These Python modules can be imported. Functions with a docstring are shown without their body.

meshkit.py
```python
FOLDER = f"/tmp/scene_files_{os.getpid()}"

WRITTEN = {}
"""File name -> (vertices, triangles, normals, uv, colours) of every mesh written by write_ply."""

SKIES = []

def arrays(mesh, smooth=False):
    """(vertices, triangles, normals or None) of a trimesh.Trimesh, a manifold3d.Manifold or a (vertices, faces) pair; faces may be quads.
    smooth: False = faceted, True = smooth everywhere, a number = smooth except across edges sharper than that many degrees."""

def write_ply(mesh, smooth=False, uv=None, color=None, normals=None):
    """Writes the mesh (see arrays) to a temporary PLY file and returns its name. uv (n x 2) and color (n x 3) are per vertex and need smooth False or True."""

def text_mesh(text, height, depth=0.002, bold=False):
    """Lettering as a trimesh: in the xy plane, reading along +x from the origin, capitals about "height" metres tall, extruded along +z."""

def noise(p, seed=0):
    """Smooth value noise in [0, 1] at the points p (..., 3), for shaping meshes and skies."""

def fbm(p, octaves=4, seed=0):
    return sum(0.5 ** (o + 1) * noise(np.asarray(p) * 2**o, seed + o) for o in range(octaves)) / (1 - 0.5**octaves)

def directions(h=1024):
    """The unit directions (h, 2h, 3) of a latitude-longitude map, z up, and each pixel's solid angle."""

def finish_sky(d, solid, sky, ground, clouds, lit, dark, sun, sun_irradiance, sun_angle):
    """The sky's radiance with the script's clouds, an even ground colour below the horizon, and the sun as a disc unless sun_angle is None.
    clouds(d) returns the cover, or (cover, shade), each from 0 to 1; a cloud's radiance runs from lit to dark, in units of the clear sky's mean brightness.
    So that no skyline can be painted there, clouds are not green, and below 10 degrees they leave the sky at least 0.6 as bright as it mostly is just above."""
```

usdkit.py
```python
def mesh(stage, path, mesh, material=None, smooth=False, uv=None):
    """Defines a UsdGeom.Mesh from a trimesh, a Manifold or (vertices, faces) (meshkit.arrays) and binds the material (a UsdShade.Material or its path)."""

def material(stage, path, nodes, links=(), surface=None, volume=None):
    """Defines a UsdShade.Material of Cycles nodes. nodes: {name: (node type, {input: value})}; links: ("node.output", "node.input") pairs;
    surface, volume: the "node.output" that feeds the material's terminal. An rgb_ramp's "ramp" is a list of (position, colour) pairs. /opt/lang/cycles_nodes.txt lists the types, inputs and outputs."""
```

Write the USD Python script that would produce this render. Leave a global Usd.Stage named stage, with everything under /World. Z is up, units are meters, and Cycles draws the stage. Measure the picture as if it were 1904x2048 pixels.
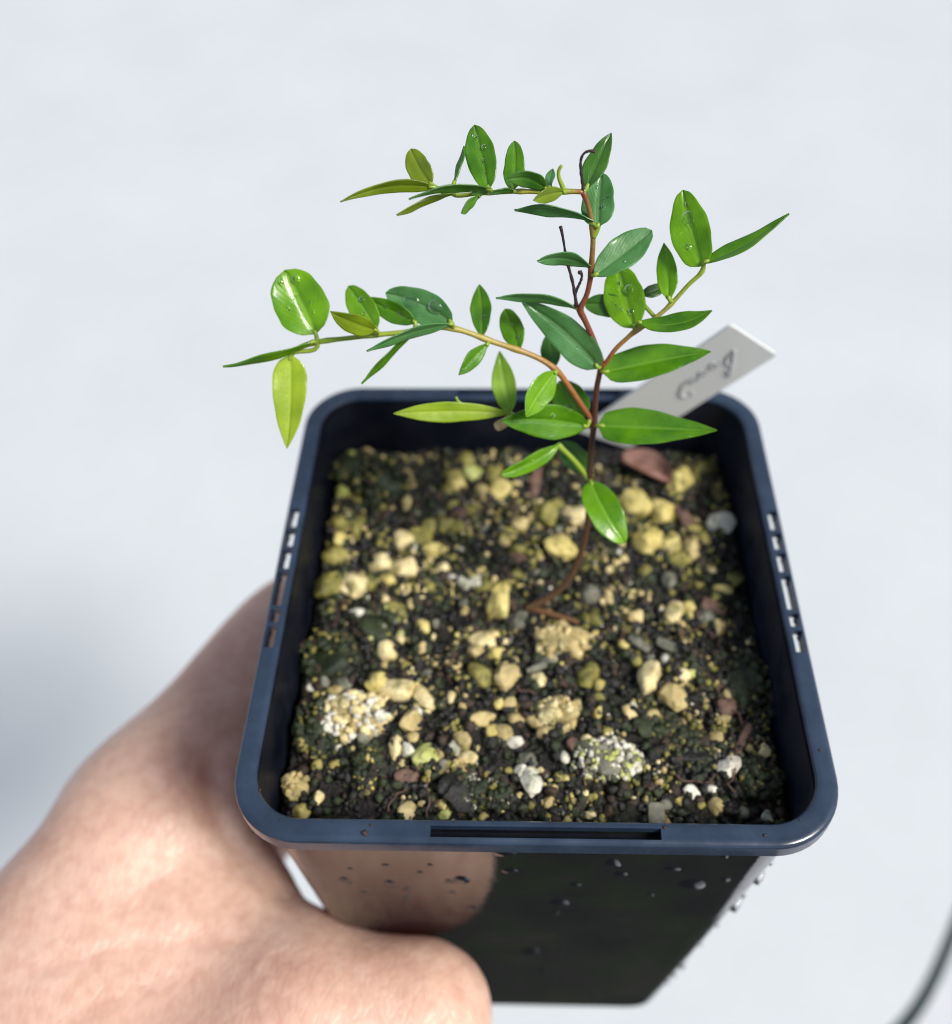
import math, random
import numpy as np, trimesh, usdkit, meshkit
import manifold3d as m3
from pxr import Usd, UsdGeom, UsdLux, UsdShade, Gf

stage = Usd.Stage.CreateInMemory()
UsdGeom.SetStageUpAxis(stage, 'Z'); UsdGeom.SetStageMetersPerUnit(stage, 1.0)
UsdGeom.Xform.Define(stage, '/World'); UsdGeom.Scope.Define(stage, '/World/Looks')
rng = np.random.default_rng(7); random.seed(7)
MM = 0.001            # everything is laid out in millimetres; the pot's rim is 70 mm wide, its top at z = 0

# ------------------------------------------------------------------ camera
CAM = np.array([-2.17, -80.5, 111.79]); PITCH, YAW, ROLL = 0.835, -0.038, -0.024
FPX, PX, PY, W0, H0 = 2029.2, 981.8, 921.9, 1904.0, 2048.0
def axes():
    cp, sp = math.cos(PITCH), math.sin(PITCH)
    f = np.array([math.sin(YAW)*cp, math.cos(YAW)*cp, -sp]); r = np.array([math.cos(YAW), -math.sin(YAW), 0]); u = np.cross(r, f)
    r2 = math.cos(ROLL)*r + math.sin(ROLL)*u
    return r2, np.cross(r2, f), f
CR, CU, CF = axes()
cam = UsdGeom.Camera.Define(stage, '/World/camera')
M = Gf.Matrix4d(1.0)
for i, v in enumerate((CR, CU, -CF)): M.SetRow(i, Gf.Vec4d(*map(float, v), 0))
M.SetRow(3, Gf.Vec4d(*map(float, CAM*MM), 1)); cam.AddTransformOp().Set(M)
HA = 36.0
cam.CreateHorizontalApertureAttr(HA); cam.CreateVerticalApertureAttr(HA*H0/W0); cam.CreateFocalLengthAttr(HA*FPX/W0)
cam.CreateHorizontalApertureOffsetAttr(HA*(W0/2-PX)/W0); cam.CreateVerticalApertureOffsetAttr(HA*(PY-H0/2)/W0)
cam.CreateFStopAttr(HA*FPX/W0/2.3); cam.CreateFocusDistanceAttr(0.109)
cam.CreateClippingRangeAttr((0.005, 100.0)); cam.CreateExposureAttr(0.46)

# ------------------------------------------------------------------ daylight: hazy blue sky, large soft sun from the right and front
SUN = np.array([0.62, -0.42, 0.80]); SUN = SUN/np.linalg.norm(SUN)
el, az = math.asin(SUN[2]), math.atan2(SUN[0], SUN[1])
sky = usdkit.material(stage, '/World/Looks/sky', {
    's': ('sky_texture', {'sky_type': 'single_scattering', 'sun_disc': False, 'sun_elevation': el, 'sun_rotation': az, 'aerosol_density': 1.0, 'ozone_density': 1.0}),
    'tc': ('texture_coordinate', {}), 'n': ('noise_texture', {'scale': 2.2, 'detail': 5.0, 'roughness': 0.55}),
    'r': ('rgb_ramp', {'ramp': [(0.36, (0.12, 0.12, 0.12)), (0.68, (0.6, 0.6, 0.6))]}),
    'm': ('mix', {'color2': (6.0, 6.15, 6.4)}), 'b': ('background_shader', {'strength': 0.082})},
    [('tc.generated', 'n.vector'), ('n.fac', 'r.fac'), ('r.color', 'm.fac'), ('s.color', 'm.color1'), ('m.color', 'b.color')], surface='b.background')
dome = UsdLux.DomeLight.Define(stage, '/World/sky'); UsdShade.MaterialBindingAPI.Apply(dome.GetPrim()).Bind(sky)
sun = UsdLux.DistantLight.Define(stage, '/World/sun'); sun.CreateNormalizeAttr(True); sun.CreateIntensityAttr(0.98); sun.CreateAngleAttr(18.0); sun.CreateColorAttr(Gf.Vec3f(1.0, 0.95, 0.87))
zx = SUN; xx = np.cross([0, 0, 1.0], zx); xx /= np.linalg.norm(xx); yx = np.cross(zx, xx)
L = Gf.Matrix4d(1.0)
for i, v in enumerate((xx, yx, zx)): L.SetRow(i, Gf.Vec4d(*map(float, v), 0))
sun.AddTransformOp().Set(L)

# ------------------------------------------------------------------ helpers
names = {}
def numbered(parent, name):
    k = names.get((parent, name), 0); names[(parent, name)] = k+1
    return f'{parent}/{name}' + (f'_{k:03d}' if k else '')
def path_of(o): return '/World' if o is None else str(o.GetPath())
def thing(name, label, cat, group=None):
    o = UsdGeom.Xform.Define(stage, numbered('/World', name)).GetPrim()
    return tag(o, label, cat, group)
def tag(o, label=None, cat=None, group=None, kind=None):
    for k, v in (('label', label), ('category', cat), ('group', group), ('kind', kind)):
        if v: o.SetCustomDataByKey(k, v)
    return o
def obj(name, mesh, mat, parent=None, smooth=True, uv=None):
    v, f = (mesh.vertices, mesh.faces) if isinstance(mesh, trimesh.Trimesh) else meshkit.arrays(mesh)[:2]
    return usdkit.mesh(stage, numbered(path_of(parent), name), (np.asarray(v, float)*MM, np.asarray(f)), mat, smooth=smooth, uv=uv).GetPrim()
# points of the place from the photograph's pixels, each at its own depth / plane
def ray(x, y): return CF + CR*(x-PX)/FPX - CU*(y-PY)/FPX
def atd(x, y, d): return CAM + ray(x, y)*d
def atz(x, y, z): r = ray(x, y); return CAM + r*(z-CAM[2])/r[2]
def depth(p): return float((np.asarray(p)-CAM) @ CF)
LEAN = 0.19
def on_plant(x, y):                                  # the upright plane of the seedling, leaning slightly away
    r = ray(x, y); n = np.array([0, 1.0, -LEAN]); p0 = np.array([0, 0.7, -9.0])
    return CAM + r*((p0-CAM)@n)/(r@n)
def dplant(x, y): return depth(on_plant(x, y))

def tube(pts, radii, k=8, caps=True):
    pts = np.asarray(pts, float); n = len(pts); radii = np.broadcast_to(radii, n)
    t = np.gradient(pts, axis=0); t /= np.linalg.norm(t, axis=1)[:, None]+1e-12
    a = np.array([0, 0, 1.0]) if abs(t[0][2]) < .9 else np.array([1.0, 0, 0])
    v = []; u = np.cross(t[0], a)
    for i in range(n):
        u = u - t[i]*(u@t[i]); u /= np.linalg.norm(u)+1e-12; w = np.cross(t[i], u)
        th = np.arange(k)*2*np.pi/k
        v.append(pts[i] + radii[i]*(np.cos(th)[:, None]*u + np.sin(th)[:, None]*w))
    v = np.vstack(v); f = []
    for i in range(n-1):
        for j in range(k):
            a0, b0 = i*k+j, i*k+(j+1) % k
            f += [[a0, b0, b0+k], [a0, b0+k, a0+k]]
    if caps:
        v = np.vstack([v, pts[0], pts[-1]]); c0, c1 = len(v)-2, len(v)-1
        for j in range(k): f += [[c0, (j+1) % k, j], [c1, (n-1)*k+j, (n-1)*k+(j+1) % k]]
    return trimesh.Trimesh(v, f, process=False)
def spline(pts, n=24):
    from scipy.interpolate import CubicSpline
    p = np.asarray(pts, float); d = np.r_[0, np.cumsum(np.linalg.norm(np.diff(p, axis=0), axis=1))]
    return CubicSpline(d, p)(np.linspace(0, d[-1], n))
def rr(half_x, half_y, r, n=10):                     # rounded rectangle, counter-clockwise
    out = []
    for cx, cy, a0 in ((half_x-r, half_y-r, 0), (-half_x+r, half_y-r, 90), (-half_x+r, -half_y+r, 180), (half_x-r, -half_y+r, 270)):
        for i in range(n+1):
            a = math.radians(a0+90*i/n); out.append((cx+r*math.cos(a), cy+r*math.sin(a)))
    return np.array(out)
def densify(p, step=1.5):
    out = []
    for a, b in zip(p, np.roll(p, -1, 0)):
        m = max(1, int(np.linalg.norm(b-a)/step)); out += [a+(b-a)*i/m for i in range(m)]
    return np.array(out)
def loft(rings, closed=False, cap0=False, cap1=False):
    n = len(rings[0]); v = np.vstack(rings); f = []; R = len(rings)
    for i in range(R if closed else R-1):
        i2 = (i+1) % R
        for j in range(n):
            j2 = (j+1) % n
            f += [[i*n+j, i*n+j2, i2*n+j2], [i*n+j, i2*n+j2, i2*n+j]]
    for do, i, flip in ((cap0, 0, True), (cap1, R-1, False)):
        if do:
            c = len(v); v = np.vstack([v, rings[i].mean(0)])
            for j in range(n):
                t = [i*n+j, i*n+(j+1) % n, c]; f.append(t[::-1] if flip else t)
    return trimesh.Trimesh(v, f, process=False)

# ------------------------------------------------------------------ materials
def mat(name, nodes, links, surface='p.BSDF'): return usdkit.material(stage, '/World/Looks/'+name, nodes, links, surface=surface)
def plain(name, color, rough=0.5, **kw):
    return mat(name, {'p': ('principled_bsdf', {'base_color': color, 'roughness': rough, **kw})}, [])
def speckled(name, ramp, scale, rough=0.6, bump=0.0, bscale=None, dist=0.0005, detail=4.0, **kw):
    nodes = {'g': ('geometry', {}), 'n': ('noise_texture', {'scale': scale, 'detail': detail, 'roughness': 0.6}), 'r': ('rgb_ramp', {'ramp': ramp}),
             'p': ('principled_bsdf', {'roughness': rough, **kw})}
    links = [('g.position', 'n.vector'), ('n.fac', 'r.fac'), ('r.color', 'p.base_color')]
    if bump:
        nodes['b'] = ('bump', {'strength': bump, 'distance': dist}); nodes['n2'] = ('noise_texture', {'scale': bscale or scale*3, 'detail': 4.0})
        links += [('g.position', 'n2.vector'), ('n2.fac', 'b.height'), ('b.normal', 'p.normal')]
    return mat(name, nodes, links)
def leaf_mat(name, dark, light, vein, trans=0.38, rough=0.25, tip=None):
    nodes = {'uv': ('texture_coordinate', {}), 'sep': ('separate_xyz', {}), 'g': ('geometry', {}), 'n': ('noise_texture', {'scale': 320.0, 'detail': 3.0}),
             'r': ('rgb_ramp', {'ramp': [(0.3, dark), (0.7, light)]}),
             'c': ('math', {'math_type': 'subtract', 'value2': 0.5}), 'ab': ('math', {'math_type': 'absolute'}),
             'v': ('map_range', {'from_min': 0.012, 'from_max': 0.05, 'to_min': 0.75, 'to_max': 0.0, 'clamp': True}),
             'mix': ('mix', {'color2': vein}),
             # side veins run obliquely from the midrib
             'ob': ('math', {'math_type': 'multiply_add', 'value2': -1.1}), 'w': ('math', {'math_type': 'multiply', 'value2': 58.0}), 'si': ('math', {'math_type': 'sine'}),
             'n3': ('noise_texture', {'scale': 900.0, 'detail': 2.0}), 'add': ('math', {'math_type': 'multiply_add', 'value2': 0.05}),
             'b': ('bump', {'strength': 0.4, 'distance': 0.00018}),
             'p': ('principled_bsdf', {'roughness': rough+.08, 'specular_ior_level': 0.5, 'coat_weight': 0.6, 'coat_roughness': 0.07, 'coat_ior': 1.33}), 't': ('translucent_bsdf', {}), 'mx': ('mix_closure', {'fac': trans}),
             'hs': ('hsv', {'saturation': 1.15, 'value': 1.8, 'fac': 1.0})}
    links = [('uv.UV', 'sep.vector'), ('g.position', 'n.vector'), ('n.fac', 'r.fac'), ('sep.y', 'c.value1'), ('c.value', 'ab.value1'), ('ab.value', 'v.value'),
             ('r.color', 'mix.color1'), ('v.result', 'mix.fac'), ('mix.color', 'p.base_color'), ('mix.color', 'hs.color'), ('hs.color', 't.color'),
             ('ab.value', 'ob.value1'), ('sep.x', 'ob.value3'), ('ob.value', 'w.value1'), ('w.value', 'si.value1'), ('si.value', 'add.value1'), ('g.position', 'n3.vector'), ('n3.fac', 'add.value3'),
             ('add.value', 'b.height'), ('b.normal', 'p.normal'), ('p.BSDF', 'mx.closure1'), ('t.BSDF', 'mx.closure2')]
    return mat(name, nodes, links, 'mx.closure')
MT = {
 'green': leaf_mat('leaf_green', (0.042, 0.165, 0.003), (0.115, 0.290, 0.005), (0.16, 0.34, 0.03)),
 'bright': leaf_mat('leaf_bright_green', (0.095, 0.265, 0.003), (0.185, 0.385, 0.005), (0.26, 0.46, 0.05), 0.4),
 'dark': leaf_mat('leaf_dark_green', (0.026, 0.115, 0.010), (0.070, 0.190, 0.016), (0.09, 0.22, 0.03), 0.28),
 'blue': leaf_mat('leaf_sky_sheen', (0.050, 0.175, 0.040), (0.095, 0.255, 0.080), (0.13, 0.28, 0.10), 0.25, 0.36),  # sky sheen on glossy leaves, put into a bluish base colour
 'olive': leaf_mat('leaf_olive', (0.125, 0.195, 0.006), (0.22, 0.31, 0.012), (0.26, 0.34, 0.03), 0.4, 0.32),
 'yellow': leaf_mat('leaf_yellow_green', (0.25, 0.36, 0.014), (0.36, 0.47, 0.03), (0.46, 0.55, 0.09), 0.42, 0.32),
 'lime': leaf_mat('leaf_lime_green', (0.20, 0.37, 0.02), (0.31, 0.47, 0.06), (0.42, 0.55, 0.12), 0.42, 0.3),
}
M_WATER = mat('water', {'p': ('principled_bsdf', {'base_color': (1, 1, 1), 'roughness': 0.0, 'ior': 1.33, 'transmission_weight': 1.0, 'specular_ior_level': 0.6})}, [])
def stemmat(name, stops):
    z = [(max(0, min(1, s)), c) for s, c in stops]
    return mat(name, {'uv': ('texture_coordinate', {}), 'sep': ('separate_xyz', {}), 'r': ('rgb_ramp', {'ramp': z}), 'g': ('geometry', {}), 'n': ('noise_texture', {'scale': 1500.0, 'detail': 3.0}),
                      'b': ('bump', {'strength': 0.5, 'distance': 0.0002}), 'p': ('principled_bsdf', {'roughness': 0.45})},
               [('uv.UV', 'sep.vector'), ('sep.x', 'r.fac'), ('r.color', 'p.base_color'), ('g.position', 'n.vector'), ('n.fac', 'b.height'), ('b.normal', 'p.normal')])
BROWN, REDB, GREENB = (0.040, 0.019, 0.012), (0.17, 0.048, 0.022), (0.22, 0.27, 0.025)
M_STEM = stemmat('stem_bark', [(0, (0.105, 0.055, 0.024)), (0.25, (0.070, 0.034, 0.018)), (0.45, BROWN), (0.62, (0.07, 0.022, 0.014)), (0.72, (0.15, 0.04, 0.02)), (0.86, REDB), (0.93, (0.20, 0.16, 0.03)), (1, REDB)])
M_LBR = stemmat('branch_orange_to_green', [(0, (0.19, 0.05, 0.015)), (0.22, (0.28, 0.12, 0.03)), (0.5, (0.33, 0.27, 0.06)), (0.75, (0.24, 0.30, 0.03)), (1, (0.20, 0.32, 0.02))])
M_TBR = stemmat('branch_green', [(0, (0.24, 0.07, 0.03)), (0.12, (0.20, 0.24, 0.02)), (0.5, (0.28, 0.27, 0.03)), (1, (0.20, 0.28, 0.02))])
M_DEAD = plain('dead_twig', (0.022, 0.010, 0.012), 0.6)
M_STALK = plain('stalk_green', (0.20, 0.29, 0.025), 0.4)
M_CUT = speckled('cut_wood', [(0.3, (0.42, 0.27, 0.12)), (0.7, (0.62, 0.46, 0.26))], 1500, 0.7)
def plastic(name, base, rough, spec=0.5):
    return mat(name, {'g': ('geometry', {}), 'n': ('noise_texture', {'scale': 160.0, 'detail': 5.0, 'roughness': 0.6}), 'r': ('rgb_ramp', {'ramp': [(0.35, (rough*.7,)*3), (0.7, (rough*1.3,)*3)]}),
                      'n2': ('noise_texture', {'scale': 90.0, 'detail': 2.0}), 'b': ('bump', {'strength': 0.10, 'distance': 0.0008}),
                      'c': ('rgb_ramp', {'ramp': [(0.35, base), (0.75, tuple(x*1.6+.002 for x in base))]}),
                      'p': ('principled_bsdf', {'ior': 1.52, 'specular_ior_level': spec})},
               [('g.position', 'n.vector'), ('n.fac', 'r.fac'), ('r.color', 'p.roughness'), ('g.position', 'n2.vector'), ('n2.fac', 'b.height'), ('b.normal', 'p.normal'), ('n.fac', 'c.fac'), ('c.color', 'p.base_color')])
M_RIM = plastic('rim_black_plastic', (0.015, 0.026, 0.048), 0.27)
M_POT = mat('wet_black_plastic', {'g': ('geometry', {}), 'n': ('noise_texture', {'scale': 120.0, 'detail': 6.0, 'roughness': 0.65}), 'r': ('rgb_ramp', {'ramp': [(0.35, (0.05,)*3), (0.6, (0.13,)*3), (0.75, (0.30,)*3)]}),
    'n2': ('noise_texture', {'scale': 75.0, 'detail': 3.0}), 'c': ('rgb_ramp', {'ramp': [(0.34, (0.002, 0.003, 0.004)), (0.5, (0.005, 0.005, 0.006)), (0.6, (0.005, 0.009, 0.004)), (0.74, (0.014, 0.011, 0.014))]}),
    'b': ('bump', {'strength': 0.10, 'distance': 0.0008}), 'p': ('principled_bsdf', {'ior': 1.55})},
    [('g.position', 'n.vector'), ('n.fac', 'r.fac'), ('r.color', 'p.roughness'), ('g.position', 'n2.vector'), ('n2.fac', 'c.fac'), ('c.color', 'p.base_color'), ('n.fac', 'b.height'), ('b.normal', 'p.normal')])
def skinmat():
    nodes = {'g': ('geometry', {}), 'n1': ('noise_texture', {'scale': 90.0, 'detail': 4.0, 'roughness': 0.6}), 'r1': ('rgb_ramp', {'ramp': [(0.30, (0.52, 0.320, 0.245)), (0.48, (0.58, 0.375, 0.292)), (0.72, (0.62, 0.425, 0.340))]}),
             'n2': ('noise_texture', {'scale': 520.0, 'detail': 3.0}), 'r2': ('rgb_ramp', {'ramp': [(0.35, (0.90, 0.84, 0.83)), (0.6, (1, 1, 1))]}), 'mu': ('mix', {'mix_type': 'multiply', 'fac': 1.0}),
             'mp': ('mapping', {'rotation': (0.2, 0.3, 0.75), 'scale': (1.0, 0.45, 1.0)}), 'v': ('voronoi_texture', {'scale': 760.0, 'feature': 'distance_to_edge'}), 'vr': ('map_range', {'from_min': 0.0, 'from_max': 0.12, 'clamp': True}),
             'n4': ('noise_texture', {'scale': 260.0, 'detail': 5.0, 'roughness': 0.65}), 'ad': ('math', {'math_type': 'multiply_add', 'value2': 0.35}),
             'b': ('bump', {'strength': 0.5, 'distance': 0.0003}),
             'p': ('principled_bsdf', {'roughness': 0.46, 'subsurface_weight': 0.35, 'subsurface_scale': 0.0025, 'subsurface_radius': (1.0, 0.35, 0.2), 'specular_ior_level': 0.45})}
    links = [('g.position', 'n1.vector'), ('n1.fac', 'r1.fac'), ('g.position', 'n2.vector'), ('n2.fac', 'r2.fac'), ('r1.color', 'mu.color1'), ('r2.color', 'mu.color2'), ('mu.color', 'p.base_color'),
             ('g.position', 'mp.vector'), ('mp.vector', 'v.vector'), ('v.distance', 'vr.value'), ('vr.result', 'ad.value1'), ('g.position', 'n4.vector'), ('n4.fac', 'ad.value3'), ('ad.value', 'b.height'), ('b.normal', 'p.normal')]
    return mat('skin', nodes, links)
M_SKIN = skinmat()
M_NAIL = plain('nail', (0.62, 0.38, 0.32), 0.28, subsurface_weight=0.2, subsurface_scale=0.002)
M_SOIL = mat('potting_soil', {'g': ('geometry', {}), 'n': ('noise_texture', {'scale': 130.0, 'detail': 5.0, 'roughness': 0.6}), 'r': ('rgb_ramp', {'ramp': [(0.30, (0.004, 0.004, 0.006)), (0.47, (0.014, 0.010, 0.009)), (0.58, (0.012, 0.016, 0.006)), (0.72, (0.032, 0.022, 0.012))]}),
        'n2': ('noise_texture', {'scale': 2200.0, 'detail': 4.0, 'roughness': 0.7}), 'r2': ('rgb_ramp', {'ramp': [(0.3, (0.5, 0.5, 0.5)), (0.62, (1, 1, 1)), (0.78, (2.6, 2.4, 1.8))]}), 'mu': ('mix', {'mix_type': 'multiply', 'fac': 1.0}),
        'b': ('bump', {'strength': 0.9, 'distance': 0.0006}), 'p': ('principled_bsdf', {'roughness': 0.36})},
        [('g.position', 'n.vector'), ('n.fac', 'r.fac'), ('g.position', 'n2.vector'), ('n2.fac', 'r2.fac'), ('r.color', 'mu.color1'), ('r2.color', 'mu.color2'), ('mu.color', 'p.base_color'), ('n2.fac', 'b.height'), ('b.normal', 'p.normal')])
def stone(name, a, b, rough=0.55):
    st = tuple(x*k for x, k in zip(a, (0.28, 0.33, 0.22)))
    return mat(name, {'g': ('geometry', {}), 'n': ('noise_texture', {'scale': 420.0, 'detail': 4.0, 'roughness': 0.6}), 'r': ('rgb_ramp', {'ramp': [(0.3, a), (0.7, b)]}),
        'ns': ('noise_texture', {'scale': 260.0, 'detail': 6.0, 'roughness': 0.7}), 'rs': ('rgb_ramp', {'ramp': [(0.34, (0.9, 0.9, 0.9)), (0.5, (0.0, 0.0, 0.0))]}), 'mx': ('mix', {'color2': st}),
        'n2': ('noise_texture', {'scale': 1300.0, 'detail': 5.0, 'roughness': 0.7}), 'b': ('bump', {'strength': 0.8, 'distance': 0.0005}), 'p': ('principled_bsdf', {'roughness': rough})},
        [('g.position', 'n.vector'), ('n.fac', 'r.fac'), ('g.position', 'ns.vector'), ('ns.fac', 'rs.fac'), ('rs.color', 'mx.fac'), ('r.color', 'mx.color1'), ('mx.color', 'p.base_color'),
         ('g.position', 'n2.vector'), ('n2.fac', 'b.height'), ('b.normal', 'p.normal')])
ST = {'cream': stone('pebble_cream', (0.62, 0.48, 0.21), (0.84, 0.74, 0.43)), 'white': stone('pebble_white', (0.56, 0.53, 0.44), (0.78, 0.76, 0.66)),
      'yellow': stone('pebble_yellow', (0.42, 0.34, 0.08), (0.72, 0.61, 0.24)), 'olive': stone('pebble_olive', (0.11, 0.105, 0.020), (0.34, 0.30, 0.075), 0.4),
      'tan': stone('pebble_tan', (0.32, 0.24, 0.090), (0.60, 0.49, 0.23)), 'grey': stone('pebble_grey', (0.07, 0.075, 0.055), (0.26, 0.25, 0.19)),
      'lime': stone('pebble_moss_green', (0.33, 0.37, 0.07), (0.58, 0.60, 0.24)), 'bark': stone('crumb_brown', (0.018, 0.010, 0.006), (0.060, 0.038, 0.022)), 'dark': stone('crumb_dark', (0.004, 0.0045, 0.005), (0.014, 0.013, 0.010), 0.32),
      'green': stone('crumb_mossy', (0.008, 0.015, 0.006), (0.034, 0.046, 0.014), 0.38)}
M_BARK = speckled('bark', [(0.3, (0.045, 0.024, 0.018)), (0.7, (0.16, 0.085, 0.060))], 500, 0.65, 0.6, 1200)
M_DRY = speckled('dry_leaf', [(0.3, (0.085, 0.035, 0.022)), (0.7, (0.34, 0.19, 0.155))], 260, 0.45, 0.4, 900)
M_LABEL = plain('white_label', (0.60, 0.61, 0.61), 0.4)
M_INK = plain('faded_pencil', (0.38, 0.39, 0.41), 0.6)
M_TABLE = speckled('white_table', [(0.3, (0.460, 0.490, 0.514)), (0.7, (0.494, 0.524, 0.548))], 9, 0.45, 0.06, 60, 0.002)
M_TRIM = plain('dark_rubber_trim', (0.008, 0.020, 0.022), 0.8)
M_UNSEEN_LAWN = speckled('unseen_lawn', [(0.3, (0.010, 0.011, 0.011)), (0.7, (0.026, 0.030, 0.022))], 35, 0.9, 0.8, 200, 0.01)
M_PAVE = speckled('paving', [(0.3, (0.46, 0.48, 0.52)), (0.7, (0.54, 0.56, 0.60))], 30, 0.8, 0.4, 160, 0.003)

# ------------------------------------------------------------------ setting: the white table far below the hand, its rounded near corner, paving and unseen dark grass under it
TZ = -420.0
edge = np.vstack([spline([(x, y, 0) for x, y in [(-2600, -20), (-1200, -14), (-500, -9), (-150, -5), (0, 3), (78, 11), (136, 24), (180, 47), (216, 91), (280, 178), (436, 388), (900, 1010), (1400, 1680)]], 600)[:, :2], [(-2600, 1680)]])
def inset(p, d):
    from shapely.geometry import Polygon
    return np.array(Polygon(p).buffer(-d, join_style=2).exterior.coords)[:-1]
def slab(poly, z0, z1):
    from shapely.geometry import Polygon
    m = trimesh.creation.extrude_polygon(Polygon(poly), z1-z0, engine='earcut'); m.apply_translation([0, 0, z0]); return m
table = thing('white_table', 'large smooth white tabletop out of focus far below the potted seedling', 'table')
obj('tabletop', slab(inset(edge, 1.5), TZ-24, TZ), M_TABLE, table, smooth=30)
tp = np.c_[edge[1:-2], np.full(len(edge)-3, TZ-3.0)]
obj('edge_trim', tube(tp, 4.0, 10), M_TRIM, table)
for x, y in ((-500, 90), (90, 110), (-1800, 90), (900, 1500), (-1800, 1500)):
    obj('leg', slab(rr(24, 24, 6, 4)+[x, y], -948, TZ-24), M_TABLE, table, smooth=30)
tag(obj('unseen_lawn', slab([(-9000, -9000), (9000, -9000), (9000, 9000), (-9000, 9000)], -1050, -950), M_UNSEEN_LAWN, None, smooth=False), kind='structure')  # out of view, added dark to keep the pot front's reflection dark
tag(obj('paving', slab([(290, -1000), (3200, -1000), (3200, 2600), (290, 2600)], -949, -930), M_PAVE, None, smooth=False), kind='structure')

# ------------------------------------------------------------------ the pot
AY = 1.045                                            # a touch deeper than wide, as measured
def half(z): return 33.1 + z*(33.1-27.2)/99.0         # body half width at height z
def off(z): return np.array([-2.0, -0.6])*(-z/99.0)
def ring(h, r, z, o=(0, 0)):
    p = densify(rr(h, h*AY, r), 2.0) if False else rr(h, h*AY, r, 12)
    return np.c_[p+np.asarray(o), np.full(len(p), z)]
pot = thing('plant_pot', 'square black plastic nursery pot with slotted rim held in the hand', 'plant pot')
zs = [-0.9, -6, -20, -40, -60, -80, -94, -97.5, -99]
body = [ring(half(z)-(0 if z > -95 else (0.5 if z > -98 else 1.8)), 6.2, z, off(z)) for z in zs]
inner = [ring(half(z)-0.75, 5.5, z, off(z)) for z in (-97.6, -60, -20, -0.9)]
wall = loft(body+[], cap0=False)
wall_in = loft(inner)
rings = body[::-1]
v = loft([b for b in body] + [ring(half(-99)-1.8-8, 4, -98.6, off(-99))] , cap1=True)
v.fix_normals(); wall_o = obj('wall', v, M_POT, pot, smooth=40)
inm = loft([np.c_[r_[:, :2], r_[:, 2]+.0] for r_ in inner]+[body[0]]); inm = loft(inner+[body[0]], cap0=True)
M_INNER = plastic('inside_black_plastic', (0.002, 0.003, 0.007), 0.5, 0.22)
obj('inner_wall', inm, M_INNER, pot, smooth=40)
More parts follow.
